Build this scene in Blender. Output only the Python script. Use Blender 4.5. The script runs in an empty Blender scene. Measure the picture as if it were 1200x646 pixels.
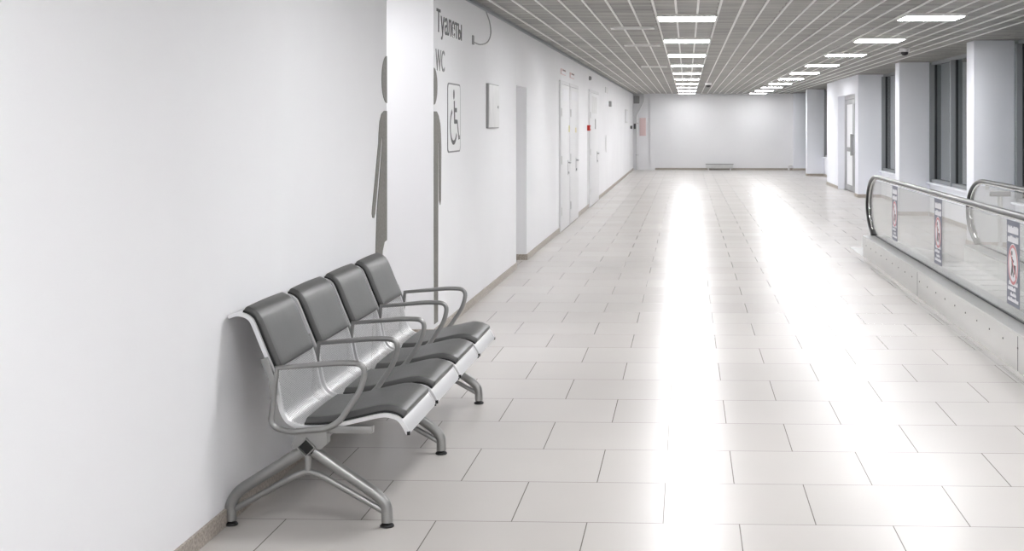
import bpy, bmesh, math, random
from mathutils import Vector, Matrix
random.seed(7)
S = bpy.context.scene
COL = S.collection
PI = math.pi
H = 2.646            # ceiling height
WL = -1.81           # left wall face next to the bench
WF = -1.86           # left wall face further down the hall

# ------------------------------------------------------------------ materials
def mat(name, col=(0.8, 0.8, 0.8), rough=0.5, metal=0.0, spec=0.5, emit=None, estr=1.0):
    m = bpy.data.materials.new(name); m.use_nodes = True
    b = m.node_tree.nodes['Principled BSDF']
    b.inputs['Base Color'].default_value = (*col, 1)
    b.inputs['Roughness'].default_value = rough
    b.inputs['Metallic'].default_value = metal
    b.inputs['Specular IOR Level'].default_value = spec
    if emit:
        b.inputs['Emission Color'].default_value = (*emit, 1)
        b.inputs['Emission Strength'].default_value = estr
    return m

def nd(m, t, **kw):
    n = m.node_tree.nodes.new(t)
    for k, v in kw.items():
        if k in n.inputs.keys(): n.inputs[k].default_value = v
        else: setattr(n, k, v)
    return n
def lk(m, a, b): m.node_tree.links.new(a, b)
def mth(m, op, a, b=None):
    n = nd(m, 'ShaderNodeMath'); n.operation = op
    for i, v in enumerate((a, b)):
        if v is None: continue
        if isinstance(v, (int, float)): n.inputs[i].default_value = v
        else: lk(m, v, n.inputs[i])
    return n.outputs[0]
def noise_tone(m, c1, c2, scale=(1, 1, 1), ns=3.0, detail=4, bump=0.0, lo=0.35, hi=0.65):
    """Base colour drifting between two close tones, optional fine bump."""
    b = m.node_tree.nodes['Principled BSDF']
    tc = nd(m, 'ShaderNodeTexCoord'); mp = nd(m, 'ShaderNodeMapping')
    mp.inputs['Scale'].default_value = scale
    lk(m, tc.outputs['Object'], mp.inputs['Vector'])
    n = nd(m, 'ShaderNodeTexNoise', Scale=ns, Detail=detail)
    lk(m, mp.outputs[0], n.inputs['Vector'])
    r = nd(m, 'ShaderNodeValToRGB')
    r.color_ramp.elements[0].position = lo; r.color_ramp.elements[1].position = hi
    r.color_ramp.elements[0].color = (*c1, 1); r.color_ramp.elements[1].color = (*c2, 1)
    lk(m, n.outputs['Fac'], r.inputs['Fac']); lk(m, r.outputs['Color'], b.inputs['Base Color'])
    if bump:
        bp = nd(m, 'ShaderNodeBump', Strength=bump, Distance=0.002)
        n2 = nd(m, 'ShaderNodeTexNoise', Scale=ns * 60, Detail=2)
        lk(m, tc.outputs['Object'], n2.inputs['Vector'])
        lk(m, n2.outputs['Fac'], bp.inputs['Height']); lk(m, bp.outputs['Normal'], b.inputs['Normal'])
    return m

M = {}
M['wall'] = noise_tone(mat('white_wall_paint', rough=0.75, spec=0.25), (0.835, 0.835, 0.85), (0.86, 0.86, 0.875), ns=0.8, bump=0.05)
M['pillar'] = noise_tone(mat('white_pillar_paint', rough=0.7, spec=0.3), (0.85, 0.87, 0.925), (0.87, 0.89, 0.945), ns=0.8)
M['runner'] = mat('white_grid_metal', (0.82, 0.82, 0.80), 0.45)
M['skirting'] = noise_tone(mat('brown_granite_skirting', rough=0.4), (0.28, 0.245, 0.205), (0.48, 0.43, 0.38), ns=90, detail=2)
M['black_leather'] = noise_tone(mat('black_leather', rough=0.40, spec=0.75), (0.050, 0.050, 0.049), (0.068, 0.068, 0.066), ns=6, bump=0.12)
M['steel_tube'] = noise_tone(mat('silver_painted_steel', rough=0.36, metal=0.75), (0.29, 0.29, 0.285), (0.36, 0.36, 0.352), ns=4)
M['silver'] = mat('bright_silver_steel', (0.78, 0.78, 0.79), 0.32, 0.45)
M['black'] = mat('black_plastic', (0.008, 0.008, 0.008), 0.5)
M['rubber'] = mat('black_handrail_rubber', (0.008, 0.008, 0.008), 0.3, 0, 0.45)
M['stainless'] = noise_tone(mat('brushed_stainless', rough=0.16, metal=1.0), (0.62, 0.62, 0.61), (0.74, 0.74, 0.73), scale=(1, .15, 1), ns=3)
M['stainless_satin'] = noise_tone(mat('satin_stainless', rough=0.28, metal=0.85), (0.66, 0.66, 0.65), (0.76, 0.76, 0.75), scale=(1, .15, 1), ns=3)
M['frame_grey'] = mat('grey_window_frame', (0.27, 0.285, 0.30), 0.5)
M['frame_dark'] = mat('dark_window_gasket', (0.02, 0.022, 0.025), 0.5)
M['door_white'] = mat('white_door_paint', (0.78, 0.78, 0.79), 0.5)
M['door_seam'] = mat('grey_door_frame', (0.72, 0.72, 0.73), 0.5)
M['aluminium'] = mat('aluminium', (0.50, 0.50, 0.51), 0.4, 0.6); M['door_metal'] = mat('grey_door_metal', (0.33, 0.335, 0.345), 0.45, 0.3)
M['decal'] = noise_tone(mat('grey_brown_vinyl', rough=0.55), (0.15, 0.142, 0.127), (0.20, 0.19, 0.172), ns=60, detail=1)
M['letter_dark'] = mat('dark_grey_vinyl', (0.075, 0.075, 0.077), 0.5)
M['letter_grey'] = mat('mid_grey_vinyl', (0.20, 0.20, 0.205), 0.5)
M['white_plastic'] = mat('white_plastic', (0.80, 0.80, 0.80), 0.4)
M['pale_grey'] = noise_tone(mat('pale_grey_panel', rough=0.45), (0.66, 0.66, 0.655), (0.74, 0.74, 0.735), ns=5)
M['mid_grey'] = mat('mid_grey_plastic', (0.32, 0.32, 0.32), 0.5)
M['yellow'] = mat('yellow_sticker', (0.72, 0.66, 0.16), 0.5)
M['cream'] = mat('cream_sticker', (0.78, 0.70, 0.42), 0.5)
M['red'] = mat('red_plastic', (0.45, 0.02, 0.015), 0.4)
M['pink'] = mat('faded_pink_print', (0.74, 0.57, 0.56), 0.5)
M['sign_blue'] = mat('slate_blue_sticker', (0.175, 0.185, 0.235), 0.5)
M['sign_white'] = mat('white_sticker_print', (0.80, 0.80, 0.83), 0.5)
M['sign_red'] = mat('red_sticker_print', (0.60, 0.22, 0.24), 0.5)
M['belt'] = mat('grey_walkway_pallet', (0.66, 0.66, 0.66), 0.4, 0.2)
def lamp(strength): return mat('lit_lamp_diffuser', (0.9, 0.9, 0.9), 0.5, emit=(0.985, 0.985, 1.0), estr=strength)

# perforated sheet: real see-through holes laid out in metres along the sheet
m = mat('perforated_silver_sheet', (0.72, 0.72, 0.725), 0.34, 0.55)
nt = m.node_tree; bs = nt.nodes['Principled BSDF']; out = nt.nodes['Material Output']
uv = nd(m, 'ShaderNodeUVMap'); sp = nd(m, 'ShaderNodeSeparateXYZ'); lk(m, uv.outputs[0], sp.inputs[0])
P = 0.0135
def cell(o, sh): return mth(m, 'SUBTRACT', mth(m, 'FRACT', mth(m, 'ADD', mth(m, 'DIVIDE', o, P), sh)), 0.5)
def dot(sx, sy):
    a = cell(sp.outputs[0], sx); b_ = cell(sp.outputs[1], sy)
    return mth(m, 'LESS_THAN', mth(m, 'ADD', mth(m, 'MULTIPLY', a, a), mth(m, 'MULTIPLY', b_, b_)), 0.046)
hole = mth(m, 'MAXIMUM', dot(0, 0), dot(0.5, 0.5))
inside = mth(m, 'MULTIPLY', mth(m, 'GREATER_THAN', sp.outputs[0], 0.03), mth(m, 'LESS_THAN', sp.outputs[0], 0.54))
inside = mth(m, 'MULTIPLY', inside, mth(m, 'MULTIPLY', mth(m, 'GREATER_THAN', sp.outputs[1], 0.07), mth(m, 'LESS_THAN', sp.outputs[1], 0.80)))
tr = nd(m, 'ShaderNodeBsdfTransparent'); tr.inputs[0].default_value = (.32, .32, .32, 1);   # the sheet is thick: slanting light is cut down
mx = nd(m, 'ShaderNodeMixShader')
lk(m, mth(m, 'MULTIPLY', hole, inside), mx.inputs[0]); lk(m, bs.outputs[0], mx.inputs[1]); lk(m, tr.outputs[0], mx.inputs[2])
lk(m, mx.outputs[0], out.inputs['Surface'])
M['perforated'] = m

def glass(name, tint, refl_rough=0.02, boost=1.0):
    m = bpy.data.materials.new(name); m.use_nodes = True
    nt = m.node_tree; nt.nodes.remove(nt.nodes['Principled BSDF'])
    t = nd(m, 'ShaderNodeBsdfTransparent'); t.inputs[0].default_value = (*tint, 1)
    g = nd(m, 'ShaderNodeBsdfGlossy', Roughness=refl_rough)
    ge = nd(m, 'ShaderNodeNewGeometry'); fr = nd(m, 'ShaderNodeFresnel')      # same reflectance on the way out as on the way in
    lk(m, mth(m, 'SUBTRACT', 1.5, mth(m, 'MULTIPLY', ge.outputs['Backfacing'], 1.5 - 1 / 1.5)), fr.inputs['IOR'])
    mx = nd(m, 'ShaderNodeMixShader')
    lk(m, mth(m, 'MULTIPLY', fr.outputs[0], boost), mx.inputs[0])
    lk(m, t.outputs[0], mx.inputs[1]); lk(m, g.outputs[0], mx.inputs[2])
    lk(m, mx.outputs[0], nt.nodes['Material Output'].inputs['Surface'])
    return m
M['glass'] = glass('clear_greenish_glass', (0.982, 0.99, 0.985))
M['window_glass'] = glass('dark_night_window_glass', (0.55, 0.62, 0.62), 0.03, 1.6)
M['frosted'] = mat('pale_frosted_glass', (0.85, 0.86, 0.88), 0.35)

# floor: 60 cm tiles, running bond
m = mat('glossy_floor_tile', rough=0.27, spec=0.42)
tc = nd(m, 'ShaderNodeTexCoord'); mp = nd(m, 'ShaderNodeMapping'); mp.inputs['Location'].default_value = (0.394, -0.55, 0)
lk(m, tc.outputs['Object'], mp.inputs['Vector'])
br = nd(m, 'ShaderNodeTexBrick'); br.offset = 0.5; br.offset_frequency = 2
br.inputs['Scale'].default_value = 1; br.inputs['Mortar Size'].default_value = 0.0022; br.inputs['Mortar Smooth'].default_value = 0.1
br.inputs['Brick Width'].default_value = 0.6; br.inputs['Row Height'].default_value = 0.6
br.inputs['Color1'].default_value = (0.555, 0.528, 0.503, 1); br.inputs['Color2'].default_value = (0.59, 0.564, 0.54, 1)
br.inputs['Mortar'].default_value = (0.16, 0.145, 0.13, 1)
lk(m, mp.outputs[0], br.inputs['Vector'])
n1 = nd(m, 'ShaderNodeTexNoise', Scale=1.4, Detail=5); lk(m, tc.outputs['Object'], n1.inputs['Vector'])
rr = nd(m, 'ShaderNodeMapRange'); rr.inputs[3].default_value = 0.96; rr.inputs[4].default_value = 1.04
lk(m, n1.outputs['Fac'], rr.inputs[0])
mxc = nd(m, 'ShaderNodeMix'); mxc.data_type = 'RGBA'; mxc.blend_type = 'MULTIPLY'; mxc.inputs[0].default_value = 1
lk(m, br.outputs['Color'], mxc.inputs[6])
cmb = nd(m, 'ShaderNodeCombineXYZ')
for i in range(3): lk(m, rr.outputs[0], cmb.inputs[i])
lk(m, cmb.outputs[0], mxc.inputs[7])
bs = m.node_tree.nodes['Principled BSDF']; lk(m, mxc.outputs[2], bs.inputs['Base Color'])
rg = nd(m, 'ShaderNodeMapRange'); rg.inputs[3].default_value = 0.22; rg.inputs[4].default_value = 0.32

M['floor'] = m

# ceiling: grey metal planks laid across the hall
m = mat('grey_ceiling_planks', rough=0.5, spec=0.4)
tc = nd(m, 'ShaderNodeTexCoord'); mp = nd(m, 'ShaderNodeMapping')
mp.inputs['Location'].default_value = (0.1, 0, 0)
lk(m, tc.outputs['Object'], mp.inputs['Vector'])
br = nd(m, 'ShaderNodeTexBrick'); br.offset = 0.37; br.offset_frequency = 2
for k, v in (('Scale', 1), ('Mortar Size', 0.006), ('Mortar Smooth', 0.3), ('Brick Width', 0.6), ('Row Height', 0.2), ('Bias', -0.1)): br.inputs[k].default_value = v
br.inputs['Color1'].default_value = (0.33, 0.32, 0.298, 1); br.inputs['Color2'].default_value = (0.20, 0.193, 0.18, 1)
br.inputs['Mortar'].default_value = (0.10, 0.096, 0.09, 1)
lk(m, mp.outputs[0], br.inputs['Vector'])
mp2 = nd(m, 'ShaderNodeMapping'); mp2.inputs['Scale'].default_value = (0.7, 6, 1); lk(m, tc.outputs['Object'], mp2.inputs['Vector'])
n1 = nd(m, 'ShaderNodeTexNoise', Scale=1.5, Detail=6, Roughness=0.65); lk(m, mp2.outputs[0], n1.inputs['Vector'])
rr = nd(m, 'ShaderNodeMapRange'); rr.inputs[1].default_value = 0.3; rr.inputs[2].default_value = 0.7; rr.inputs[3].default_value = 0.5; rr.inputs[4].default_value = 1.45
lk(m, n1.outputs['Fac'], rr.inputs[0])
cmb = nd(m, 'ShaderNodeCombineXYZ')
for i in range(3): lk(m, rr.outputs[0], cmb.inputs[i])
mxc = nd(m, 'ShaderNodeMix'); mxc.data_type = 'RGBA'; mxc.blend_type = 'MULTIPLY'; mxc.inputs[0].default_value = 1
lk(m, br.outputs['Color'], mxc.inputs[6]); lk(m, cmb.outputs[0], mxc.inputs[7])
lk(m, mxc.outputs[2], m.node_tree.nodes['Principled BSDF'].inputs['Base Color'])
M['ceiling'] = m

# ------------------------------------------------------------------ mesh building
class MB:
    def __init__(s): s.v = []; s.f = []; s.mi = []; s.cur = 0; s.uv = {}
    def add(s, vs, fs):
        o = len(s.v); s.v += [tuple(p) for p in vs]
        for f in fs: s.f.append([i + o for i in f]); s.mi.append(s.cur)
        return o
    def box(s, x0, x1, y0, y1, z0, z1):
        vs = [(x, y, z) for x in (x0, x1) for y in (y0, y1) for z in (z0, z1)]
        s.add(vs, [(0, 1, 3, 2), (4, 6, 7, 5), (0, 4, 5, 1), (2, 3, 7, 6), (0, 2, 6, 4), (1, 5, 7, 3)]); return s
    def prism(s, poly, axis, a, b):
        """poly: 2D outline; axis 'x' -> (y,z), 'y' -> (x,z), 'z' -> (x,y); extruded from a to b"""
        def P3(p, t): return {'x': (t, p[0], p[1]), 'y': (p[0], t, p[1]), 'z': (p[0], p[1], t)}[axis]
        n = len(poly)
        s.add([P3(p, a) for p in poly] + [P3(p, b) for p in poly],
              [tuple(range(n))[::-1], tuple(range(n, 2 * n))] + [(i, (i + 1) % n, n + (i + 1) % n, n + i) for i in range(n)]); return s
    def tube(s, pts, r, n=14, closed=False, sx=1.0, up=None, r_list=None):
        pts = [Vector(p) for p in pts]; N = len(pts)
        tang = []
        for i in range(N):
            if closed: t = pts[(i + 1) % N] - pts[i - 1]
            else: t = pts[min(i + 1, N - 1)] - pts[max(i - 1, 0)]
            tang.append(t.normalized())
        ref = Vector(up) if up else (Vector((0, 0, 1)) if abs(tang[0].z) < 0.9 else Vector((1, 0, 0)))
        nrm = (ref - tang[0] * ref.dot(tang[0])).normalized()
        rings = []
        for i in range(N):
            if i: nrm = (nrm - tang[i] * nrm.dot(tang[i])).normalized()
            bn = tang[i].cross(nrm)
            rr_ = r_list[i] if r_list else r
            rings.append([pts[i] + nrm * (rr_ * math.cos(2 * PI * k / n)) + bn * (rr_ * sx * math.sin(2 * PI * k / n)) for k in range(n)])
        vs = [p for ring in rings for p in ring]; fs = []
        for i in range(N if closed else N - 1):
            j = (i + 1) % N
            for k in range(n):
                l = (k + 1) % n
                fs.append((i * n + k, i * n + l, j * n + l, j * n + k))
        if not closed: fs += [tuple(range(n))[::-1], tuple((N - 1) * n + k for k in range(n))]
        s.add(vs, fs); return s
    def lathe(s, prof, c, n=24, axis='z'):
        vs = []; fs = []
        for r, h in prof:
            for k in range(n):
                a = 2 * PI * k / n; p = (r * math.cos(a), r * math.sin(a), h)
                if axis == 'x': p = (p[2], p[0], p[1])
                if axis == 'y': p = (p[0], p[2], p[1])
                vs.append((c[0] + p[0], c[1] + p[1], c[2] + p[2]))
        for i in range(len(prof) - 1):
            for k in range(n):
                l = (k + 1) % n; fs.append((i * n + k, i * n + l, (i + 1) * n + l, (i + 1) * n + k))
        fs += [tuple(range(n))[::-1], tuple((len(prof) - 1) * n + k for k in range(n))]
        s.add(vs, fs); return s
    def build(s, name, mats, parent=None, bevel=0.0, smooth=True, ang=38, origin=None, seg=2):
        me = bpy.data.meshes.new(name)
        vs = s.v
        if origin is None:
            if parent is None:
                xs = [p[0] for p in vs]; ys = [p[1] for p in vs]; zs = [p[2] for p in vs]
                origin = ((min(xs) + max(xs)) / 2, (min(ys) + max(ys)) / 2, min(zs))
            else: origin = parent.matrix_world.translation
        o3 = Vector(origin)
        me.from_pydata([tuple(Vector(p) - o3) for p in vs], [], s.f)
        if not isinstance(mats, (list, tuple)): mats = [mats]
        for m_ in mats: me.materials.append(m_)
        for p, i in zip(me.polygons, s.mi): p.material_index = i
        b = bmesh.new(); b.from_mesh(me); bmesh.ops.recalc_face_normals(b, faces=b.faces)
        if bevel:
            es = [e for e in b.edges if len(e.link_faces) == 2 and e.calc_face_angle(0) > math.radians(40)]
            bmesh.ops.bevel(b, geom=es, offset=bevel, segments=seg, affect='EDGES', profile=0.5, clamp_overlap=True)
        b.to_mesh(me); b.free()
        if smooth:
            for p in me.polygons: p.use_smooth = True
            me.set_sharp_from_angle(angle=math.radians(ang))
        o = bpy.data.objects.new(name, me); COL.objects.link(o)
        if parent is None: o.location = o3
        else: o.parent = parent
        bpy.context.view_layer.update()
        return o

def tag(o, label=None, cat=None, group=None, kind=None):
    if label: o['label'] = label
    if cat: o['category'] = cat
    if group: o['group'] = group
    if kind: o['kind'] = kind
    return o
def thing(name, label, cat, loc, group=None):
    o = bpy.data.objects.new(name, None); COL.objects.link(o); o.location = loc
    o.empty_display_size = 0.1
    bpy.context.view_layer.update()
    return tag(o, label, cat, group)
def setting(name, mb, m_, parent=None, label=None, **kw):
    o = mb.build(name, m_, parent, **kw); o['kind'] = 'structure'
    if label: o['label'] = label
    return o
def copy_tree(o, delta=None, parent=None):
    c = o.copy(); COL.objects.link(c)
    if parent is not None: c.parent = parent
    if delta is not None: c.location = Vector(o.location) + Vector(delta)
    for ch in list(o.children): copy_tree(ch, None, c)
    return c
def spline(pts, sub=6, closed=False):
    pts = [Vector(p) for p in pts]; N = len(pts); out_ = []
    rng = range(N) if closed else range(N - 1)
    for i in rng:
        p0 = pts[i - 1] if (closed or i > 0) else pts[0] * 2 - pts[1]
        p1 = pts[i]; p2 = pts[(i + 1) % N]
        p3 = pts[(i + 2) % N] if (closed or i + 2 < N) else pts[-1] * 2 - pts[-2]
        for k in range(sub):
            t = k / sub
            out_.append(0.5 * ((2 * p1) + (p2 - p0) * t + (2 * p0 - 5 * p1 + 4 * p2 - p3) * t * t + (3 * p1 - p0 - 3 * p2 + p3) * t ** 3))
    if not closed: out_.append(pts[-1])
    return out_
def fillet(pts, radii, seg=7):
    """polyline with rounded corners"""
    pts = [Vector(p) for p in pts]; out_ = [pts[0]]
    for i in range(1, len(pts) - 1):
        r = radii[i] if isinstance(radii, (list, tuple)) else radii
        a, b, c = pts[i - 1], pts[i], pts[i + 1]
        if r <= 0: out_.append(b); continue
        d1 = (a - b); d2 = (c - b); l1, l2 = d1.length, d2.length; d1.normalize(); d2.normalize()
        t = min(r, l1 * 0.49, l2 * 0.49)
        p1 = b + d1 * t; p2 = b + d2 * t
        for k in range(seg + 1):
            u = k / seg; out_.append(p1 * (1 - u) ** 2 + b * 2 * u * (1 - u) + p2 * u * u)
    out_.append(pts[-1]); return out_

# ------------------------------------------------------------------ the setting
Y0, Y1 = -9.0, 49.0
setting('floor', MB().box(-3.4, 4.6, Y0, Y1, -0.12, 0.0), M['floor'], smooth=False, origin=(0, 0, 0))
setting('ceiling', MB().box(-3.4, 4.6, Y0, Y1, H, H + 0.12), M['ceiling'], smooth=False, origin=(0, 0, H))
for bb in ((-2.06, WL, Y0, 8.128, 0, H),                  # wall behind the bench
           (-3.25, -3.1, 7.9, 10.1, 0, H),                # back of the restroom entrance
           (-3.1, -2.06, 7.9, 8.128, 0, H),
           (-3.1, WF, 9.913, 10.1, 0, H),                 # far side of the restroom entrance
           (-2.2, WF, 10.1, 14.756, 0, H),
           (-2.2, WF, 14.756, 15.70, 2.0, H), (-2.2, -2.12, 14.756, 15.70, 0, 2.0),   # door niche
           (-2.2, WF, 15.70, 46.9, 0, H), (-2.2, -1.90, 46.9, 47.06, 0, H)):
    setting('wall_left', MB().box(*bb), M['wall'], smooth=False)
for bb in ((-1.28, 4.3, 47.0, 47.25, 0, H), (-2.2, -1.28, 47.06, 47.3, 0, H)):
    setting('wall_back', MB().box(*bb), M['wall'], smooth=False)
setting('wall_front', MB().box(-3.4, 4.6, Y0 - 0.15, Y0, 0, H), M['wall'], smooth=False)
w = MB()
SILL = 0.585
for a, b in ((5.2, 17.5), (17.95, 23.6), (24.05, 29.4), (35.9, 41.6), (42.05, 46.6)):
    w.box(4.18, 4.42, a, b, 0, SILL)
w.box(3.68, 4.36, 29.4, 29.93, 0, H); w.box(3.68, 4.36, 33.29, 35.9, 0, H); w.box(3.68, 4.36, 29.93, 33.29, 2.25, H)
w.box(4.18, 4.42, Y0, 5.2, 0, H)
setting('wall_right', w, M['pillar'], smooth=False)
for y in (11.4, 17.5, 23.6, 41.6):
    setting('pillar', MB().box(3.66, 4.179, y, y + 0.45, 0, H), M['pillar'], bevel=0.006)
setting('pillar', MB().box(3.66, 4.179, 46.6, 46.99, 0, H), M['pillar'], bevel=0.006)
# skirting
bh = 0.066
b = MB(); b.box(WL, WL + 0.012, Y0, 8.12, 0, bh); b.box(WF, WF + 0.012, 9.925, 14.75, 0, bh); b.box(-3.09, WF, 9.9, 9.912, 0, bh)
b.box(-2.11, WF, 15.688, 15.699, 0, bh); b.box(WF, WF + 0.012, 15.70, 46.9, 0, bh)
setting('baseboard_left', b, M['skirting'], smooth=False)
b = MB(); b.box(-1.1, 3.64, 46.988, 47.0, 0, bh)
setting('baseboard_back', b, M['skirting'], smooth=False)
b = MB()
for y in (17.5, 23.6, 41.6, 46.6):
    b.box(3.648, 4.16, y - 0.012, y, 0, 0.07); b.box(3.648, 3.66, y, y + 0.45 if y < 46 else 46.99, 0, 0.07)
b.box(3.668, 4.2, 29.388, 29.4, 0, 0.07); b.box(3.668, 3.68, 29.4, 29.93, 0, 0.07); b.box(3.668, 3.68, 33.3, 35.9, 0, 0.07)
for a, c in ((17.95, 23.588), (24.05, 29.388), (35.9, 41.588)): b.box(4.168, 4.18, a, c, 0, 0.07)
setting('baseboard_right', b, M['skirting'], smooth=False)
# ceiling runners: long white lines
r = MB()
x = -1.7
while x < 3.6:
    r.box(x - 0.010, x + 0.010, Y0, 46.99, H - 0.010, H); x += 0.2
setting('trim_1', r, M['runner'], smooth=False)
r = MB(); r.box(WF, WF + 0.03, 9.92, 46.9, H - 0.03, H); r.box(WL, WL + 0.03, Y0, 8.12, H - 0.03, H)
setting('trim_2', r, M['frame_grey'], smooth=False)

# windows: dark night glass between deep grey mullions
def window(name, a, b, ms):
    root = bpy.data.objects.new(name, None); COL.objects.link(root); root.location = (4.2, (a + b) / 2, SILL); root['kind'] = 'structure'
    bpy.context.view_layer.update()
    f = MB()
    for y in [a + 0.03, b - 0.03] + ms:
        f.box(4.18, 4.29, y - 0.03, y + 0.03, SILL, H - 0.05)
    f.box(4.22, 4.29, a, b, H - 0.05, H); f.box(4.20, 4.29, a, b, SILL, SILL + 0.05)
    f.build('window_frame', M['frame_grey'], root, smooth=False)
    g = MB()
    for y in [b - 0.03] + ms: g.box(4.255, 4.285, y - 0.075, y - 0.03, SILL + 0.05, H - 0.05)
    g.build('gasket', M['frame_dark'], root, smooth=False)
    MB().box(4.272, 4.28, a + 0.06, b - 0.06, SILL + 0.05, H - 0.05).build('glass_pane', M['window_glass'], root, smooth=False)
    MB().box(4.12, 4.30, a, b, SILL - 0.03, SILL).build('window_sill', M['pillar'], root, bevel=0.004)
    return root
window('window_1', 11.9, 17.48, [15.7, 13.9])
window('window_2', 17.96, 23.59, [21.75, 19.95])
window('window_3', 24.06, 29.39, [27.55, 25.75])
window('window_4', 35.91, 41.59, [39.7, 37.8])
window('window_5', 42.06, 46.59, [44.3])
window('window_6', 5.3, 11.39, [9.5, 7.5])

# right-hand glazed double door in its recess
d = bpy.data.objects.new('door_1', None); COL.objects.link(d); d.location = (3.85, 31.6, 0); d['kind'] = 'structure'
bpy.context.view_layer.update()
f = MB()
f.box(3.84, 3.90, 29.93, 30.05, 0, 2.25); f.box(3.84, 3.90, 33.17, 33.29, 0, 2.25); f.box(3.84, 3.90, 30.05, 33.17, 2.17, 2.25)
f.build('door_frame', M['aluminium'], d, bevel=0.004)
for a, c in ((30.06, 31.60), (31.62, 33.16)):
    l = MB()
    l.box(3.845, 3.885, a, a + 0.17, 0.01, 2.16); l.box(3.845, 3.885, c - 0.17, c, 0.01, 2.16)
    l.box(3.845, 3.885, a + 0.17, c - 0.17, 0.01, 0.14); l.box(3.845, 3.885, a + 0.17, c - 0.17, 2.05, 2.16); l.box(3.845, 3.885, a + 0.17, c - 0.17, 0.93, 1.03)
    lf = l.build('door_leaf', M['door_metal'], d, bevel=0.003)
    g = MB().box(3.86, 3.87, a + 0.17, c - 0.17, 0.14, 2.05).build('glass_pane', M['frosted'], lf, smooth=False)
    h = MB(); yy = c - 0.07 if a < 31 else a + 0.07
    h.tube([(3.80, yy, 0.85), (3.80, yy, 1.35)], 0.014, 10); h.box(3.80, 3.846, yy - .01, yy + .01, 0.87, 0.89); h.box(3.80, 3.846, yy - .01, yy + .01, 1.31, 1.33)
    h.build('door_handle', M['mid_grey'], lf)

# flush white doors on the left wall
def lever(mb, y, z, s):
    mb.tube([(WF + 0.03, y, z), (WF + 0.075, y, z)], 0.011, 8); mb.tube([(WF + 0.075, y, z), (WF + 0.075, y + s * 0.13, z)], 0.010, 8)
    mb.box(WF + 0.03, WF + 0.036, y - 0.022, y + 0.022, z - 0.19, z + 0.04)
    mb.box(WF + 0.036, WF + 0.05, y - 0.012, y + 0.012, z - 0.17, z - 0.135)
def flush_door(name, a, b, top, hy, hs, sticker=None, panes=()):
    root = bpy.data.objects.new(name, None); COL.objects.link(root); root.location = (WF, (a + b) / 2, 0); root['kind'] = 'structure'
    bpy.context.view_layer.update()
    f = MB(); t = 0.05
    f.box(WF, WF + 0.028, a - t, a, 0, top + t); f.box(WF, WF + 0.028, b, b + t, 0, top + t); f.box(WF, WF + 0.028, a, b, top, top + t)
    f.build('door_frame', M['door_seam'], root, smooth=False)
    lf = MB().box(WF + 0.002, WF + 0.03, a + 0.006, b - 0.006, 0.008, top - 0.006).build('door_leaf', M['door_white'], root, bevel=0.002)
    h = MB(); lever(h, hy, 0.985, hs); h.build('door_handle', M['aluminium'], lf)
    for z in (0.3, 1.05, 1.75):
        MB().tube([(WF + 0.036, a + 0.005, z - 0.06), (WF + 0.036, a + 0.005, z + 0.06)], 0.012, 8).build('hinge', M['pale_grey'], lf)
    for (ya, yb, za, zb, mm, nm) in panes:
        MB().box(WF + 0.03, WF + 0.034, ya, yb, za, zb).build(nm, mm, lf, smooth=False)
    return root
flush_door('door_2', 19.72, 21.12, 2.17, 20.85, -1, panes=[(21.0, 21.11, 1.455, 1.555, M['yellow'], 'sticker'), (19.95, 20.95, 1.93, 2.10, M['sign_white'], 'notice')])
flush_door('door_3', 21.30, 22.85, 2.17, 22.35, -1, panes=[(22.2, 22.42, 1.44, 1.52, M['cream'], 'sticker'), (21.5, 22.7, 1.96, 2.10, M['sign_white'], 'notice')])
flush_door('door_5', 25.65, 28.2, 2.19, 27.6, -1, panes=[(26.2, 27.6, 1.79, 2.12, M['pale_grey'], 'glass_pane'), (27.0, 27.22, 1.48, 1.68, M['mid_grey'], 'pull_bar')])
# door at the back of the niche
root = bpy.data.objects.new('door_4', None); COL.objects.link(root); root.location = (-2.12, 15.2, 0); root['kind'] = 'structure'
bpy.context.view_layer.update()
MB().box(-2.12, -2.09, 14.77, 15.68, 0.008, 1.98).build('door_leaf', M['door_white'], root, bevel=0.002)
MB().tube([(-2.05, 15.58, 0.98), (-2.05, 15.45, 0.98)], 0.01, 8).box(-2.09, -2.05, 15.57, 15.59, 0.97, 0.99).build('door_handle', M['mid_grey'], root)

# ------------------------------------------------------------------ ceiling lights
ORD = ['nearest', 'second', 'third', 'fourth', 'fifth', 'sixth', 'seventh', 'eighth', 'ninth', 'farthest']
def light(cx, y, label, group, strength):
    t = thing('ceiling_light', label, 'ceiling light', (cx, y + 0.3, H - 0.04), group)
    f = MB(); a, b_ = 0.297, 0.275
    z0, z1 = H - 0.028, H - 0.0005
    f.box(cx - a, cx - b_, y, y + 0.6, z0, z1); f.box(cx + b_, cx + a, y, y + 0.6, z0, z1)
    f.box(cx - b_, cx + b_, y, y + 0.022, z0, z1); f.box(cx - b_, cx + b_, y + 0.578, y + 0.6, z0, z1)
    f.build('frame', M['runner'], t, smooth=False)
    MB().box(cx - b_, cx + b_, y + 0.022, y + 0.578, z0 - 0.004, z0 + 0.009).build('diffuser', lamp(strength), t, smooth=False)
    return t
LY = 13.18; LP = 3.6
BEFORE = ['just before the nearest', 'two before the nearest', 'three before the nearest', 'four before the nearest', 'five before the nearest', 'six before the nearest']
def power(k, cx):
    return LAMP * POW.get(k, 1.0)
LAMP = 46
POW = {-6: 1.0, -5: 1.0, -4: 1.0, -3: .95, -2: .92, -1: .92, 0: .92, 1: .97, 2: 1.0, 3: 1.0, 4: 1.0, 5: 1.0, 6: 1.0, 7: 1.0, 8: 1.05, 9: .46}
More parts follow.
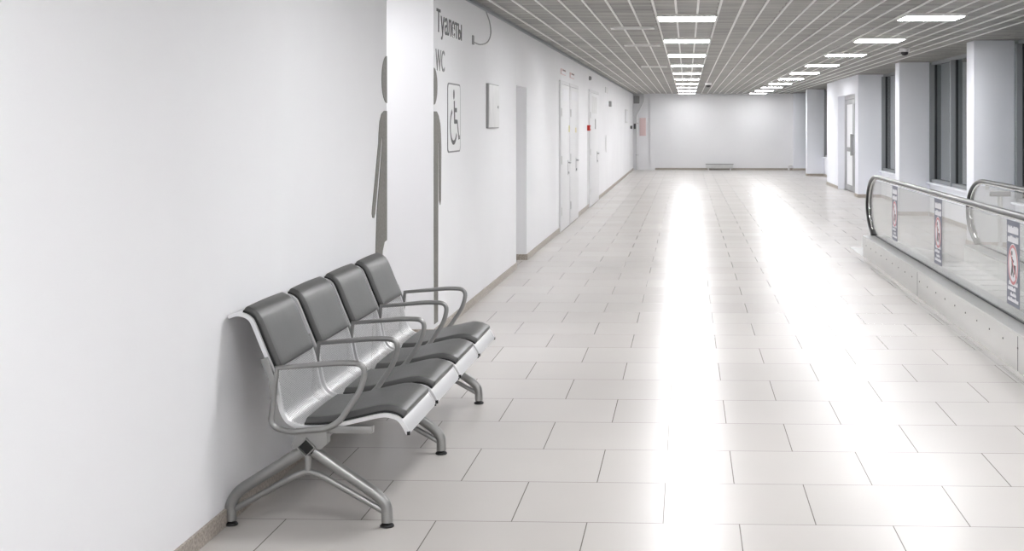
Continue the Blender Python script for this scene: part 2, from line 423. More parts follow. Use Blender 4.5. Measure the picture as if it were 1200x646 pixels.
for cx, where in ((0.0, 'row over the middle of the hall'), (2.4, 'right-hand row, towards the windows')):
    for k in range(-6, 10):
        wh = where.split(',')[0]
        lab = '%s square lit ceiling panel of the %s' % (ORD[k], where) if k >= 0 else 'lit ceiling panel %s of the %s' % (BEFORE[-k - 1], wh)
        light(cx, LY + LP * k, lab, 'square ceiling light panels', power(k, cx))
light(-2.45, 8.75, 'lit ceiling panel inside the restroom entrance recess', 'recess ceiling panels', LAMP * .35)

# unlit linear slots in the ceiling
for y, lab in ((14.83, 'nearest pale linear air slot in the ceiling left of the lamps'), (18.1, 'second pale linear air slot in the ceiling left of the lamps'), (24.9, 'farthest pale linear air slot in the ceiling left of the lamps')):
    t = thing('air_slot', lab, 'ceiling vent', (-0.6, y, H - 0.02), 'linear air slots')
    f = MB(); z0, z1 = H - 0.02, H - 0.001
    f.box(-0.84, -0.36, y, y + 0.04, z0, z1); f.box(-0.84, -0.36, y + 0.20, y + 0.24, z0, z1); f.box(-0.84, -0.80, y + 0.04, y + 0.20, z0, z1); f.box(-0.40, -0.36, y + 0.04, y + 0.20, z0, z1)
    f.build('frame', M['runner'], t, smooth=False)
    f = MB()
    for q in (0.07, 0.11, 0.15): f.box(-0.80, -0.40, y + q, y + q + 0.02, z0 + 0.004, z1)
    f.build('louvre', M['pale_grey'], t, smooth=False)

def dome(x, y, lab, s=1.0):
    t = thing('ceiling_camera', lab, 'security camera', (x, y, H - 0.12 * s))
    MB().lathe([(0.085 * s, H), (0.088 * s, H - 0.035 * s), (0.075 * s, H - 0.06 * s)], (x, y, 0), 24).build('housing', M['white_plastic'], t)
    MB().lathe([(0.062 * s, H - 0.058 * s), (0.060 * s, H - 0.085 * s), (0.042 * s, H - 0.112 * s), (0.012 * s, H - 0.122 * s)], (x, y, 0), 24).build('dome', M['black'], t)
dome(3.07, 19.3, 'white ceiling dome camera with black eye near the right-hand pillars', .85)
dome(0.55, 35.0, 'small far dome camera on the ceiling between the two lamp rows', 1.0)

# ------------------------------------------------------------------ waiting bench
BY = 5.235                                  # plane of the first armrest
PITCH = 0.6
prof = spline([(-1.797, .822), (-1.765, .832), (-1.732, .828), (-1.708, .814), (-1.692, .790), (-1.656, .703), (-1.608, .585), (-1.592, .505), (-1.578, .446), (-1.550, .408), (-1.500, .391), (-1.40, .395), (-1.29, .419), (-1.195, .440), (-1.150, .438), (-1.118, .424), (-1.098, .398), (-1.082, .368)] and
              [(-1.797, .822, 0), (-1.765, .832, 0), (-1.732, .828, 0), (-1.708, .814, 0), (-1.692, .790, 0), (-1.656, .703, 0), (-1.608, .585, 0), (-1.592, .505, 0), (-1.578, .446, 0), (-1.550, .408, 0), (-1.500, .391, 0), (-1.40, .395, 0), (-1.29, .419, 0), (-1.195, .440, 0), (-1.150, .438, 0), (-1.118, .424, 0), (-1.098, .398, 0), (-1.082, .368, 0)], 5)
prof = [(p[0], p[1]) for p in prof]
def normals(pl):
    out_ = []
    for i in range(len(pl)):
        a = pl[max(i - 1, 0)]; b_ = pl[min(i + 1, len(pl) - 1)]
        dx, dz = b_[0] - a[0], b_[1] - a[1]; L = math.hypot(dx, dz)
        out_.append((-dz / L, dx / L))
    return out_
pn = normals(prof)          # points to the sitter's side
if pn[len(pn) // 2][1] < 0: pn = [(-a, -b_) for a, b_ in pn]
arc = [0]
for i in range(1, len(prof)): arc.append(arc[-1] + math.hypot(prof[i][0] - prof[i - 1][0], prof[i][1] - prof[i - 1][1]))

bench = thing('waiting_bench', 'four-seat steel airport bench with black leather pads against the left wall', 'bench', (-1.48, 6.44, 0))
def make_shell(y0, y1, parent):
    T = 0.003; ys = [y0, y1]; n = len(prof)
    vs = []; fs = []; uvs = []
    # thin perforated sheet
    for j in range(2):
        for i in range(n):
            vs.append((prof[i][0], ys[j], prof[i][1]))
    for i in range(n - 1): fs.append((i, i + 1, n + i + 1, n + i))
    me = bpy.data.meshes.new('seat_shell')
    L = bench.matrix_world.translation
    me.from_pydata([tuple(Vector(p) - L) for p in vs], [], fs)
    uvl = me.uv_layers.new(name='UVMap')
    for p in me.polygons:
        for li in p.loop_indices:
            vi = me.loops[li].vertex_index
            uvl.data[li].uv = ((0 if vi < n else y1 - y0), arc[vi % n])
        p.use_smooth = True
    me.materials.append(M['perforated'])
    o = bpy.data.objects.new('seat_shell', me); COL.objects.link(o); o.parent = parent
    return o
def make_rim(y, s, parent):
    """folded side edge of the sheet"""
    e = MB(); n = len(prof); W = 0.016; D = 0.013
    loop = []
    for i in range(n):
        x, z = prof[i]; nx, nz = pn[i]
        loop.append([(x + nx * .002, y, z + nz * .002), (x + nx * .002, y + s * W, z + nz * .002), (x - nx * D, y + s * W, z - nz * D), (x - nx * D, y, z - nz * D)])
    vs = [q for l in loop for q in l]; fs = []
    for i in range(n - 1):
        for k in range(4):
            l = (k + 1) % 4; fs.append((i * 4 + k, i * 4 + l, i * 4 + 4 + l, i * 4 + 4 + k))
    fs += [(0, 1, 2, 3), ((n - 1) * 4 + 3, (n - 1) * 4 + 2, (n - 1) * 4 + 1, (n - 1) * 4)]
    e.add(vs, fs)
    return e.build('side_rim', M['silver'], parent, origin=bench.matrix_world.translation)
def make_pad(name, s0, s1, y0, y1, T, parent):
    """upholstered pad lying on the sheet between arc lengths s0..s1"""
    def at(s):
        for i in range(1, len(arc)):
            if arc[i] >= s or i == len(arc) - 1:
                t = (s - arc[i - 1]) / (arc[i] - arc[i - 1])
                p = [prof[i - 1][k] * (1 - t) + prof[i][k] * t for k in (0, 1)]
                q = [pn[i - 1][k] * (1 - t) + pn[i][k] * t for k in (0, 1)]
                return p, q
    def grid(a, b_, r):
        edge = [0, .04, .12, .25, .42, .62, .82, 1]
        g = [a + r * e for e in edge] + [a + r + (b_ - a - 2 * r) * k / 14 for k in range(1, 14)] + [b_ - r * e for e in edge[::-1]]
        return g
    R = 0.012
    gs = grid(s0, s1, R); gy = grid(y0, y1, R)
    def ed(v, a, b_):
        d_ = min(v - a, b_ - v) / R; d_ = max(0, min(1, d_)); return math.sqrt(1 - (1 - d_) ** 2)
    vs = []; fs = []; ns_, ny = len(gs), len(gy)
    for s in gs:
        p, q = at(s)
        for y in gy:
            e = ed(s, s0, s1) * ed(y, y0, y1)
            mid = math.sin(PI * (y - y0) / (y1 - y0)) * 0.004
            h = 0.004 + (T - 0.004) * e + mid * e
            vs.append((p[0] + q[0] * h, y, p[1] + q[1] * h))
    for s in gs:
        p, q = at(s)
        for y in gy: vs.append((p[0] + q[0] * .0025, y, p[1] + q[1] * .0025))
    N = ns_ * ny
    for i in range(ns_ - 1):
        for j in range(ny - 1):
            a = i * ny + j
            fs.append((a, a + 1, a + ny + 1, a + ny)); fs.append((N + a, N + a + ny, N + a + ny + 1, N + a + 1))
    for i in range(ns_ - 1):
        for j in (0, ny - 1): a = i * ny + j; fs.append((a, a + ny, N + a + ny, N + a))
    for j in range(ny - 1):
        for i in (0, ns_ - 1): a = i * ny + j; fs.append((a, a + 1, N + a + 1, N + a))
    e = MB(); e.add(vs, fs)
    return e.build(name, M['black_leather'], parent, ang=70, origin=bench.matrix_world.translation)
def make_board(s0, s1, y0, y1, parent):
    e = MB(); idx = [i for i in range(len(prof)) if s0 <= arc[i] <= s1]
    vs = []
    for i in idx:
        (x, z), (nx, nz) = prof[i], pn[i]
        vs += [(x + nx * .001, y0, z + nz * .001), (x + nx * .010, y0, z + nz * .010), (x + nx * .010, y1, z + nz * .010), (x + nx * .001, y1, z + nz * .001)]
    fs = [(0, 1, 2, 3), tuple(len(vs) - 1 - k for k in range(4))]
    for i in range(len(idx) - 1):
        for k in range(4): l = (k + 1) % 4; fs.append((i * 4 + k, i * 4 + l, i * 4 + 4 + l, i * 4 + 4 + k))
    e.add(vs, fs)
    return e.build('pad_board', M['black'], parent, origin=bench.matrix_world.translation)
def arc_at(x, lo, hi):
    best = min((i for i in range(len(prof)) if lo <= prof[i][1] <= hi), key=lambda i: abs(prof[i][0] - x)); return arc[best]
sA = arc_at(-1.748, .8, .9); sB = min(((abs(p[1] - .602)), a) for p, a in zip(prof, arc) if p[0] < -1.55)[1]
sC = arc_at(-1.505, 0, .45); sD = arc[-1] - 0.058

seat0 = make_shell(BY + 0.020, BY + PITCH - 0.020, bench)
make_rim(BY + 0.020, 1, seat0); make_rim(BY + PITCH - 0.020, -1, seat0)
make_pad('backrest_pad', sA, sB, BY + 0.044, BY + PITCH - 0.082, 0.027, seat0)
make_pad('seat_pad', sC, sD, BY + 0.044, BY + PITCH - 0.082, 0.031, seat0)
make_board(sA - .004, sB + .004, BY + 0.040, BY + PITCH - 0.078, seat0); make_board(sC - .004, sD + .004, BY + 0.040, BY + PITCH - 0.078, seat0)
# steel strip behind the back
MB().box(-1.642, -1.632, BY + .05, BY + PITCH - .05, .60, .625).build('back_strip', M['steel_tube'], seat0, origin=bench.matrix_world.translation)
lip = MB()
x_, z_ = prof[-1]
lip.box(x_ - .012, x_ - .002, BY + .020, BY + PITCH - .020, z_ - .006, z_ + .002)
lip.build('front_lip', M['silver'], seat0, origin=bench.matrix_world.translation)
for i in (0, 1):
    yy = BY + .024 if i == 0 else BY + PITCH - .024
    MB().box(x_ - .008, x_ + .003, yy - .006, yy + .006, z_ - .008, z_ + .006).build('end_cap', M['black'], seat0, origin=bench.matrix_world.translation)
for k in range(1, 4): copy_tree(seat0, (0, PITCH * k, 0), bench)

# armrest: one closed loop of tube standing in the gap between the seats
ap = [(-1.595, .622), (-1.345, .645), (-1.245, .640), (-1.262, .545), (-1.365, .392), (-1.55, .372), (-1.622, .395)]
pts = [Vector((p[0], BY, p[1])) for p in ap]
loop = fillet([pts[0]] + pts[1:] + [pts[0]], [0, 0.09, 0.085, 0.05, 0.06, 0.05, 0.075, 0], 8)[:-1]
loop = [p for i, p in enumerate(loop) if i == 0 or (p - loop[i - 1]).length > 1e-4]
arm = MB(); arm.tube(loop, 0.0115, 12, closed=True, up=(0, 1, 0))
arm0 = arm.build('armrest', M['steel_tube'], bench, ang=60)
MB().prism([(-1.66, .655), (-1.635, .665), (-1.597, .575), (-1.602, .50), (-1.622, .50), (-1.625, .57)], 'y', BY - .010, BY + .010).build('back_plate', M['steel_tube'], arm0, bevel=.002, origin=bench.matrix_world.translation)
for k in range(1, 5): copy_tree(arm0, (0, PITCH * k, 0), bench)

# diamond beam, open ended
bx, bz, ro, ri = -1.482, .313, .0375, .0315
y_a, y_b = BY - 0.004, BY + 4 * PITCH + 0.02
dv = lambda R_, y: [(bx + R_, y, bz), (bx, y, bz + R_), (bx - R_, y, bz), (bx, y, bz - R_)]
e = MB()
vs = dv(ro, y_a) + dv(ri, y_a) + dv(ro, y_b) + dv(ri, y_b)
fs = []
for k in range(4):
    l = (k + 1) % 4
    fs += [(k, l, 8 + l, 8 + k), (4 + k, 12 + k, 12 + l, 4 + l), (k, 4 + k, 4 + l, l), (8 + k, 8 + l, 12 + l, 12 + k)]
e.add(vs, fs); beam = e.build('beam', M['steel_tube'], bench, smooth=False)
e = MB(); e.add(dv(ri, y_a + .018) + dv(ri, y_a + .03), [(0, 1, 2, 3), (4, 5, 6, 7)] + [(k, (k + 1) % 4, 4 + (k + 1) % 4, 4 + k) for k in range(4)])  # black block in the open beam end paints the shade of its hollow
e.build('hollow_shade', M['black'], beam, smooth=False, origin=bench.matrix_world.translation)

# legs
LEG = (BY + 0.03, BY + 2 * PITCH + 0.0, BY + 4 * PITCH - 0.03)
ly = LEG[0]
e = MB()
main_r = fillet([(-1.506, ly, .292), (-1.755, ly, .135), (-1.790, ly, .085), (-1.788, ly, .018)], [0, .09, .05, 0], 8)
main_f = fillet([(-1.458, ly, .292), (-1.205, ly, .120), (-1.172, ly, .085), (-1.170, ly, .018)], [0, .09, .05, 0], 8)
e.tube(main_r, 0.0225, 16, up=(0, 1, 0)); e.tube(main_f, 0.0225, 16, up=(0, 1, 0))
e.tube([(bx, ly, .277), (bx, ly, .215)], 0.013, 12)
br_ = fillet([(-1.780, ly, .058), (-1.53, ly, .198), (bx, ly, .216), (-1.43, ly, .198), (-1.180, ly, .058)], [0, .03, .02, .03, 0], 6)
e.tube(br_, 0.0125, 12, up=(0, 1, 0))
leg0 = e.build('leg', M['steel_tube'], bench, ang=60)
e = MB()
e.prism([(-1.525, .384), (-1.541, .318), (-1.536, .308), (bx - .0385, .308), (bx - .0385, .313), (bx, .3515), (bx + .0385, .313), (bx + .0385, .305), (-1.425, .304), (-1.402, .326), (-1.402, .388)], 'y', ly - .024, ly + .03)
e.build('mounting_bracket', M['steel_tube'], leg0, smooth=False, origin=bench.matrix_world.translation)
MB().box(-1.41, -1.225, ly - .018, ly + .018, .366, .394).build('seat_arm', M['steel_tube'], leg0, bevel=.002, origin=bench.matrix_world.translation)
for fx in (-1.788, -1.170):
    f = MB(); f.lathe([(.026, .0), (.028, .004), (.024, .010), (.010, .014), (.010, .024)], (fx, ly, 0), 20)
    f.build('foot', M['black'], leg0, origin=bench.matrix_world.translation)
for y in LEG[1:]: copy_tree(leg0, (0, y - ly, 0), bench)

# ------------------------------------------------------------------ restroom signs on the left wall
def poly_decal(name, poly, x, m_, label, cat, group=None, t=0.003):
    return tag(MB().prism(poly, 'x', x, x + t).build(name, m_, smooth=False), label, cat, group)
def shapes_decal(name, polys, x, m_, t=0.003, parent=None):
    e = MB()
    for p in polys: e.prism(p, 'x', x, x + t)
    return e.build(name, m_, parent, smooth=False)
def ell(cy, cz, ry, rz, a0, a1, n=18): return [(cy + ry * math.cos(a0 + (a1 - a0) * k / n), cz + rz * math.sin(a0 + (a1 - a0) * k / n)) for k in range(n + 1)]
E_ = 8.126
headL = ell(E_, 1.842, .137, .142, PI / 2, 3 * PI / 2)
bodyL = [(E_, 1.653), (8.05, 1.653), (7.985, 1.635), (7.935, 1.59), (7.91, 1.52), (7.90, 1.46), (7.745, 1.09), (7.735, 1.06), (7.75, 1.035), (7.79, 1.03), (7.815, 1.055),
         (7.985, 1.49), (8.0, 1.50), (8.008, 1.48), (7.86, 1.055), (7.80, .62), (7.70, .10), (7.915, .10), (7.965, .60), (8.01, .82), (8.06, .868), (E_, .875)]
dl = shapes_decal('restroom_pictogram', [headL, bodyL], WL + .001, M['decal'])
tag(dl, 'left half of the grey person pictogram at the wall edge behind the bench', 'wall decal')
E2 = 9.915
headR = ell(E2, 1.853, .137, .136, PI / 2, -PI / 2)
bodyR = [(E2, 1.668), (10.03, 1.668), (10.10, 1.64), (10.17, 1.58), (10.20, 1.50), (10.215, 1.40), (10.20, 1.0), (10.17, .965), (10.13, 1.0), (10.115, 1.43), (10.10, 1.445), (10.09, 1.43), (10.085, .97), (10.075, .10), (9.93, .10), (E2, .80)]
dr = shapes_decal('restroom_pictogram', [headR, bodyR], WF + .001, M['decal'])
tag(dr, 'right half of the grey person pictogram at the corner under the lettering', 'wall decal')

def lettering(txt, y, z, size, width, m_, label, offset=0.0):
    c = bpy.data.curves.new('t', 'FONT'); c.body = txt; c.size = size; c.extrude = 0.0015; c.offset = offset; c.resolution_u = 4
    o = bpy.data.objects.new('t', c); COL.objects.link(o); bpy.context.view_layer.update()
    me = bpy.data.meshes.new_from_object(o.evaluated_get(bpy.context.evaluated_depsgraph_get()))
    bpy.data.objects.remove(o)
    xs = [v.co.x for v in me.vertices]; k = width / (max(xs) - min(xs)); x0 = min(xs)
    for v in me.vertices: v.co.x = (v.co.x - x0) * k
    me.materials.clear(); me.materials.append(m_)
    o = bpy.data.objects.new('wall_lettering', me); COL.objects.link(o)
    o.location = (WF + 0.002, y, z); o.rotation_euler = (PI / 2, 0, PI / 2)
    return tag(o, label, 'lettering', 'restroom lettering')
lettering('Туалеты', 10.03, 2.265, .235, 1.12, M['letter_dark'], 'dark Cyrillic word Туалеты high on the left wall', .0012)
lettering('WC', 9.99, 1.975, .232, .37, M['letter_grey'], 'grey thin letters WC under the Cyrillic word')

sg = thing('accessible_toilet_sign', 'white square sign with outlined border and wheelchair symbol', 'sign', (WF, 10.78, 1.35))
sy, sz, sw, sh = 10.485, 1.350, .59, .548
def rrect(y0, y1, z0, z1, r, n=5):
    o = []
    for cy, cz, a in ((y1 - r, z1 - r, 0), (y0 + r, z1 - r, PI / 2), (y0 + r, z0 + r, PI), (y1 - r, z0 + r, 3 * PI / 2)):
        o += [(cy + r * math.cos(a + PI / 2 * k / n), cz + r * math.sin(a + PI / 2 * k / n)) for k in range(n + 1)]
    return o
def ribbon(pts, wd):
    L, R_ = [], []
    for i, p in enumerate(pts):
        a = pts[max(i - 1, 0)]; b_ = pts[min(i + 1, len(pts) - 1)]
        dx, dz = b_[0] - a[0], b_[1] - a[1]; l = math.hypot(dx, dz) or 1
        L.append((p[0] - dz / l * wd / 2, p[1] + dx / l * wd / 2)); R_.append((p[0] + dz / l * wd / 2, p[1] - dx / l * wd / 2))
    return L + R_[::-1]
MB().prism(rrect(sy, sy + sw, sz, sz + sh, .05), 'x', WF, WF + .0045).build('sign_border', M['letter_grey'], sg, smooth=False)
MB().prism(rrect(sy + .014, sy + sw - .018, sz + .012, sz + sh - .012, .042), 'x', WF + .0005, WF + .0050).build('sign_panel', M['white_plastic'], sg, smooth=False)
U = lambda u, v: (sy + u * sw, sz + (1 - v) * sh)
ic = []
ic.append(ell(*U(.46, .16), .034, .04, 0, 2 * PI, 16)[:-1])
ic.append(ribbon([U(.49, .25), U(.50, .40), U(.52, .575)], .05))
ic.append(ribbon([U(.50, .385), U(.70, .385)], .034))
ic.append(ribbon([U(.51, .555), U(.73, .555), U(.86, .80), U(.93, .78)], .036))
wc_ = [U(.42 + .27 * math.cos(a), .62 + .25 * math.sin(a)) for a in [math.radians(q) for q in range(-105, -352, -12)]]
wc_ = [U(.44 + .26 * math.cos(math.radians(q)), .62 + .24 * math.sin(math.radians(q))) for q in range(245, 20, -9)]
ic.append(ribbon(wc_, .034))
e = MB()
for p in ic: e.prism(p, 'x', WF + .0045, WF + .0058)
e.build('wheelchair_symbol', M['letter_dark'], sg, smooth=False)

# grey cabinet on the wall
t = thing('wall_cabinet', 'shallow pale grey metal cabinet on the left wall beyond the wheelchair sign', 'cabinet', (WF, 12.87, 1.53))
MB().box(WF, WF + .024, 12.52, 13.21, 1.535, 1.955).build('body', M['mid_grey'], t, bevel=.003)
dd = MB().box(WF + .024, WF + .030, 12.53, 13.20, 1.545, 1.945).build('cabinet_door', M['pale_grey'], t, bevel=.002)
MB().lathe([(.014, .03), (.014, .036)], (WF, 13.1, 1.74), 12, 'x').build('lock', M['mid_grey'], dd)
# loose cable hanging from the ceiling to a bracket
t = thing('loose_cable', 'thin grey cable looping from the ceiling to a small wall bracket', 'cable', (WF, 11.75, 2.28))
MB().box(WF, WF + .012, 11.70, 11.76, 2.265, 2.345).build('bracket', M['mid_grey'], t, bevel=.003)
MB().tube(spline([(WF + .012, 11.74, 2.285), (WF + .02, 12.05, 2.285), (WF + .03, 12.42, 2.33), (WF + .03, 12.62, 2.42), (WF + .03, 12.55, 2.52), (WF + .03, 12.33, 2.60), (WF + .03, 12.2, H)], 6), .0055, 8).build('wire', M['mid_grey'], t)

# small things on the far part of the left wall
def plate(name, ya, yb, za, zb, m_, label, cat, t=.012, face=None):
    o = MB().box(WF + .001, WF + t, ya, yb, za, zb).build(name, m_, bevel=.002); tag(o, label, cat)
    if face: MB().box(WF + t, WF + t + .003, ya + face[1], yb - face[1], za + face[2], zb - face[3]).build('printed_face', face[0], o, smooth=False, origin=o.location)
    return o
for ya, lab in ((19.95, 'small pink and white sign above the first white door'), (21.5, 'small pink and white sign above the second white door')):
    o = MB().box(WF, WF + .012, ya, ya + .75, 2.315, 2.40).build('door_sign', M['pink'], bevel=.002); tag(o, lab, 'sign', 'signs above the doors')
    MB().box(WF + .012, WF + .014, ya + .04, ya + .75 - .04, 2.325, 2.365).build('sign_face', M['sign_white'], o, smooth=False, origin=o.location)
    MB().box(WF + .012, WF + .014, ya + .25, ya + .70, 2.375, 2.392).build('sign_stripe', M['letter_dark'], o, smooth=False, origin=o.location)
t = thing('fire_alarm_button', 'red fire alarm call box on the left wall beyond the white doors', 'alarm button', (WF, 25.35, 1.45))
MB().box(WF, WF + .055, 25.27, 25.47, 1.455, 1.56).build('housing', M['red'], t, bevel=.006)
MB().box(WF + .055, WF + .058, 25.33, 25.41, 1.49, 1.53).build('button', M['white_plastic'], t, bevel=.001)
MB().box(WF, WF + .012, 25.36, 25.38, 0.07, 1.455).build('conduit', M['pale_grey'], t, smooth=False)
MB().lathe([(.04, 0), (.04, .03), (.025, .05)], (WF, 25.75, 2.45), 16, 'x').build('wall_sensor', M['mid_grey'])
tag(bpy.data.objects['wall_sensor'], 'small dark sensor high on the left wall above the alarm box', 'sensor')
plate('wall_notice', 30.9, 31.9, 2.30, 2.43, M['pale_grey'], 'small pale grey notice high on the left wall past the red box', 'notice')
MB().prism(rrect(32.3, 32.7, 2.0, 2.13, .03), 'x', WF, WF + .05).build('wall_speaker', M['mid_grey'], bevel=.004)
tag(bpy.data.objects['wall_speaker'], 'small dark wall device between the notice and far grey board', 'device')
e = MB(); e.lathe([(.20, 0), (.20, .006)], (WF, 31.2, 1.13), 24, 'x')
tag(e.build('mounted_sticker', M['pale_grey']), 'faint pale round sticker at waist height on the far left wall', 'sticker')
plate('mounted_notice_board', 40.9, 42.4, 1.62, 2.03, M['pale_grey'], 'pale grey notice board near the far end of the left wall', 'notice board', .02, (M['sign_white'], .1, .04, .04))
plate('mounted_call_button', 44.6, 45.0, 1.43, 1.53, M['letter_dark'], 'tiny dark call button on the left wall near the far corner', 'alarm button', .05)

# far left corner
tag(MB().box(-1.64, -1.42, 47.04, 47.059, 1.18, 1.80).build('wall_poster', M['pink'], bevel=.003), 'faded pink poster in the recess at the far left corner', 'poster')
t = thing('corner_pipe', 'white pipe running down the recess in the far left corner', 'pipe', (-1.72, 46.99, 0))
MB().tube(fillet([(-1.72, 46.99, 0.0), (-1.74, 46.99, 1.9), (-1.50, 46.99, 2.35), (-1.50, 46.99, H)], .06), .025, 10).build('pipe', M['white_plastic'], t)
for z in (.5, 1.6): MB().box(-1.77, -1.69, 46.98, 47.059, z, z + .03).build('clamp', M['mid_grey'], t, smooth=False)
tag(MB().box(-1.84, -1.77, 46.98, 47.059, 1.42, 1.60).build('mounted_junction_box', M['letter_dark'], bevel=.005), 'small black box beside the pipe in the far left corner', 'box')
tag(MB().box(-1.84, -1.64, 46.93, 47.059, 2.30, 2.55).build('mounted_junction_box', M['mid_grey'], bevel=.01), 'grey box under the ceiling in the far left corner', 'box')
# low grey bench / convector in front of the back wall
t = thing('low_radiator', 'low white convector heater standing along the back wall', 'radiator', (1.1, 46.9, 0))
e = MB().box(0.66, 1.58, 46.82, 46.95, .06, .19); e.build('body', M['pale_grey'], t, bevel=.006)
MB().box(0.64, 1.60, 46.80, 46.96, .19, .215).build('top_grille', M['mid_grey'], t, bevel=.004)
for x in (.74, 1.5): MB().box(x - .02, x + .02, 46.84, 46.93, 0, .06).build('leg', M['white_plastic'], t, smooth=False)
t = thing('pipe_stub', 'short white pipe stub at the foot of the far right pillar', 'pipe', (3.55, 46.9, 0))
MB().tube(fillet([(3.5, 46.9, 0), (3.5, 46.9, .16), (3.62, 46.9, .16)], .04), .03, 10).build('pipe', M['white_plastic'], t)
tag(MB().box(3.80, 3.85, 17.468, 17.5, .74, .84).build('wall_socket', M['pale_grey'], bevel=.004), 'small grey socket plate on the nearest pillar', 'socket')

# ------------------------------------------------------------------ moving walkway
walk = thing('moving_walkway', 'moving walkway with glass sides and black handrails at the right', 'moving walkway', (2.63, 9.0, 0))
YN = 2.0
def balustrade(gx, yend, outer, inner, near):
    s = -1 if outer < gx else 1
    # rubber handrail loop with its chrome guide
    cy, cz, ra, rb = yend - .72, .632, .72, .345
    top = [(gx, YN, cz + rb), (gx, (YN + cy) / 2, cz + rb)]
    arc_ = [(gx, cy + ra * math.sin(math.radians(q)), cz + rb * math.cos(math.radians(q))) for q in range(0, 151, 6)]
    path = top + arc_ + [(gx, arc_[-1][1] - .10, .29)]
    hr = MB().tube(path, .021, 14, sx=1.9, up=(0, 0, 1)).build('handrail', M['rubber'], walk, ang=60)
    path2 = [(p[0], p[1], p[2] - .022) for p in top] + [(gx, cy + (ra - .03) * math.sin(math.radians(q)), cz + (rb - .022) * math.cos(math.radians(q))) for q in range(0, 151, 6)]
    MB().tube(path2, .011, 8, sx=1.3, up=(0, 0, 1)).build('handrail_guide', M['stainless'], hr, ang=60, origin=walk.matrix_world.translation)
    # glass panels
    joints = [yend - 1.39 - 1.77 * k for k in range(8)]; joints = [j for j in joints if j > YN + .3] + [YN]
    zt = cz + rb - .045
    end = [(cy + (ra - .055) * math.sin(math.radians(q)), cz + (rb - .045) * math.cos(math.radians(q))) for q in range(0, 151, 6)]
    poly = [(joints[0] + .004, .302), (joints[0] + .004, zt)] + [p for p in end if p[1] > .302 and p[0] > joints[0]] + [(end[-1][0] - .05, .302)]
    MB().prism(poly, 'x', gx - .006, gx + .006).build('glass_panel', M['glass'], walk, smooth=False)
    for a, b_ in zip(joints[:-1], joints[1:]):
        MB().box(gx - .006, gx + .006, b_ + .004, a - .004, .302, zt).build('glass_panel', M['glass'], walk, smooth=False)
    dk = yend - .50
    x0, x1 = min(outer, inner), max(outer, inner)
    MB().box(x0, x1, YN, dk, .278, .295).build('deck', M['stainless_satin'], walk, bevel=.004)
    MB().box(gx - .010, gx + .010, YN, dk - .05, .295, .305).build('glass_clamp', M['frame_dark'], walk, smooth=False)
    sx0 = (outer, outer + .02) if s < 0 else (outer - .02, outer)
    sk = MB().box(sx0[0], sx0[1], YN, dk, .062, .278).build('skirt', M['stainless_satin'], walk, bevel=.002)
    kx = (outer + .008, outer + .03) if s < 0 else (outer - .03, outer - .008)
    MB().box(kx[0], kx[1], YN, dk, 0.0, .060).build('kick_strip', M['stainless'], walk, smooth=False)
    ix = (inner - .016, inner) if s < 0 else (inner, inner + .016)
    MB().box(ix[0], ix[1], YN, dk, .10, .278).build('inner_skirt', M['stainless'], walk, smooth=False)
    MB().box(x0 + .021, x1 - .017, dk - .012, dk, .0, .277).build('end_cover', M['frame_grey'], walk, smooth=False)
    if near:
        y = dk - .3
        while y > 8.0:
            MB().lathe([(.006, -.003), (.006, .001)], (outer - .001, y, .205), 8, 'x').build('screw', M['letter_dark'], sk, smooth=False, origin=walk.matrix_world.translation)
            y -= .39
        for yy in (8.38, 12.0): MB().box(outer - .0015, outer + .004, yy, yy + .006, .064, .276).build('seam', M['frame_dark'], sk, smooth=False, origin=walk.matrix_world.translation)
balustrade(2.157, 16.20, 2.02, 2.31, True)
balustrade(3.10, 15.05, 3.24, 2.94, False)
e = MB(); e.box(2.312, 2.938, YN, 14.6, .08, .11)
y = YN + .05
while y < 14.5: e.box(2.33, 2.92, y, y + .02, .11, .114); y += .4
e.build('pallet_belt', M['belt'], walk, smooth=False)
MB().prism([(14.61, .0), (14.61, .112), (15.6, .112), (17.4, .006), (17.4, 0)], 'x', 2.325, 2.925).build('landing_ramp', M['stainless_satin'], walk, smooth=False)
MB().box(2.08, 2.322, 15.72, 17.45, 0, .006).build('landing_plate', M['stainless_satin'], walk, smooth=False)
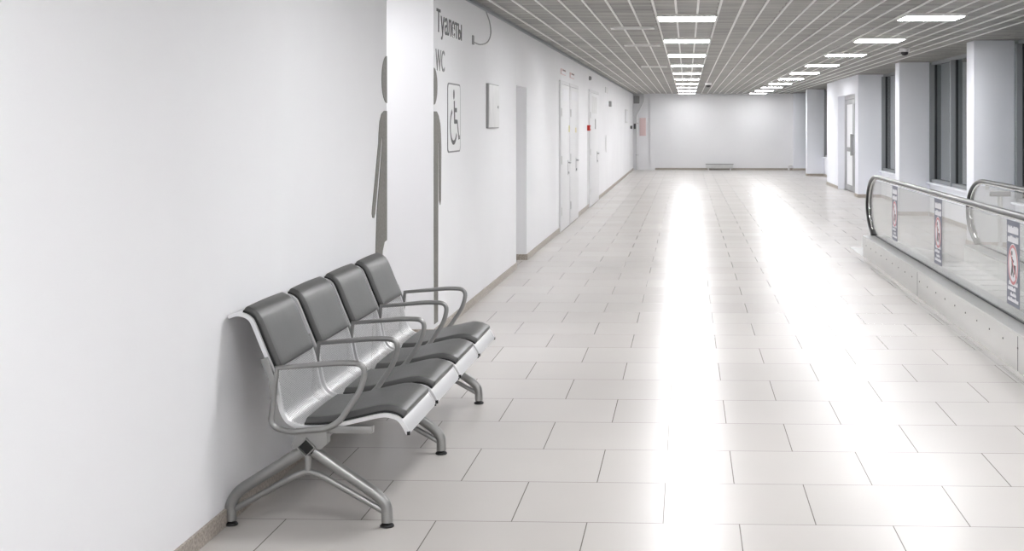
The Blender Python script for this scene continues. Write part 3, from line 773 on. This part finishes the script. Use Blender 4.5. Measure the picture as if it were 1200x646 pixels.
# notices on the near glass
def notice(yc, first):
    gx = 2.157 - .0062; ya, yb = yc - .175, yc + .175; za, zb = .372, .935
    # seen from the hall the reader faces +X: his left hand is the far end
    n = MB().box(gx - .0012, gx, ya, yb, za, zb).build('notice_sticker', M['sign_blue'], walk, smooth=False)
    O = walk.matrix_world.translation
    rnd = random.Random(3)
    def row(z0, z1, f0, f1, inset=.03):
        """one line of small white print with a ragged upper edge"""
        tot = yb - ya - 2 * inset; y = yb - inset - tot * f0; e_ = yb - inset - tot * f1
        low = [(y, z0)]; topl = []
        while y > e_ + .012:
            h_ = z1 - rnd.choice((0, 0, .006, .010)); topl += [(y, h_), (y - .012, h_)]; y -= .012
        MB().prism(low + topl + [(topl[-1][0], z0)], 'x', gx - .0020, gx - .0013).build('text_line', M['sign_white'], n, smooth=False, origin=O)
    row(zb - .085, zb - .035, 0, 1); row(zb - .145, zb - .100, .0, 1)
    for k, (f0, f1) in enumerate(((.1, .95), (.0, .75), (.25, .8), (.0, 1.0))): row(za + .135 - k * .036, za + .162 - k * .036, f0, f1)
    cz = .645
    d1 = MB().lathe([(.138, -.0018), (.138, -.0012)], (gx, yc, cz), 32, 'x').build('symbol_disc', M['sign_white'], n, smooth=False, origin=O)
    ring = MB()
    R1, R2, nn = .132, .112, 32
    vs = []; fs = []
    for k in range(nn):
        a = 2 * PI * k / nn
        for R_, x in ((R1, -.0022), (R2, -.0022), (R1, -.0016), (R2, -.0016)): vs.append((gx + x, yc + R_ * math.cos(a), cz + R_ * math.sin(a)))
    for k in range(nn):
        l = (k + 1) % nn
        for p, q in ((0, 1), (1, 3), (3, 2), (2, 0)): fs.append((k * 4 + p, k * 4 + q, l * 4 + q, l * 4 + p))
    ring.add(vs, fs)
    ring.prism(ribbon([(yc + .083, cz + .083), (yc - .083, cz - .083)], .018), 'x', gx - .0024, gx - .0018)
    ring.build('prohibition_ring', M['sign_red'], n, smooth=False, origin=O)
    fg = MB()
    fg.lathe([(.017, -.0021), (.017, -.0017)], (gx, yc + .03, cz + .075), 14, 'x')
    fg.prism(ribbon([(yc + .03, cz + .05), (yc + .02, cz - .01), (yc + .045, cz - .075)], .03), 'x', gx - .0021, gx - .0017)
    fg.prism(ribbon([(yc + .02, cz - .01), (yc - .01, cz - .08)], .022), 'x', gx - .0021, gx - .0017)
    fg.prism(ribbon([(yc + .03, cz + .035), (yc - .02, cz + .02)], .016), 'x', gx - .0021, gx - .0017)
    fg.prism([(yc - .075, cz - .06), (yc - .025, cz - .06), (yc - .025, cz + .0), (yc - .075, cz + .0)], 'x', gx - .0021, gx - .0017)
    fg.build('symbol_figure', M['letter_dark'], n, smooth=False, origin=O)
    return n
for yc in (9.05, 11.73, 14.16): notice(yc, False)

# T-shaped post behind the walkway
t = thing('barrier_post', 'grey T-shaped post standing behind the moving walkway', 'post', (3.40, 14.9, 0))
MB().lathe([(.14, 0), (.14, .012), (.03, .03)], (3.40, 14.9, 0), 24).build('base', M['mid_grey'], t)
MB().tube([(3.40, 14.9, .02), (3.40, 14.9, .80)], .026, 12).build('pole', M['pale_grey'], t)
MB().box(3.29, 3.51, 14.87, 14.93, .79, .845).build('crossbar', M['mid_grey'], t, bevel=.006)

# ------------------------------------------------------------------ world, camera, view
wd = bpy.data.worlds.new('night'); S.world = wd; wd.use_nodes = True
wd.node_tree.nodes['Background'].inputs[0].default_value = (0.095, 0.115, 0.118, 1)
wd.node_tree.nodes['Background'].inputs[1].default_value = 1.0

cam = bpy.data.cameras.new('camera'); co = bpy.data.objects.new('camera', cam); COL.objects.link(co)
F = 1592.0
cam.sensor_fit = 'HORIZONTAL'; cam.sensor_width = 36; cam.lens = F / 1200 * 36
co.location = (0, 0, 1.571); co.rotation_euler = (PI / 2, 0, math.atan(61.5 / F))
cam.shift_x = (600 - 743.5) / 1200; cam.shift_y = -(323 - 146) / 1200
cam.clip_start = 0.05; cam.clip_end = 200
S.camera = co
S.view_settings.view_transform = 'Standard'; S.view_settings.look = 'None'
S.view_settings.exposure = 0.0; S.view_settings.gamma = 1; S.view_settings.use_curve_mapping = False
S.cycles.max_bounces = 10; S.cycles.diffuse_bounces = 6; S.cycles.glossy_bounces = 4; S.cycles.transparent_max_bounces = 16
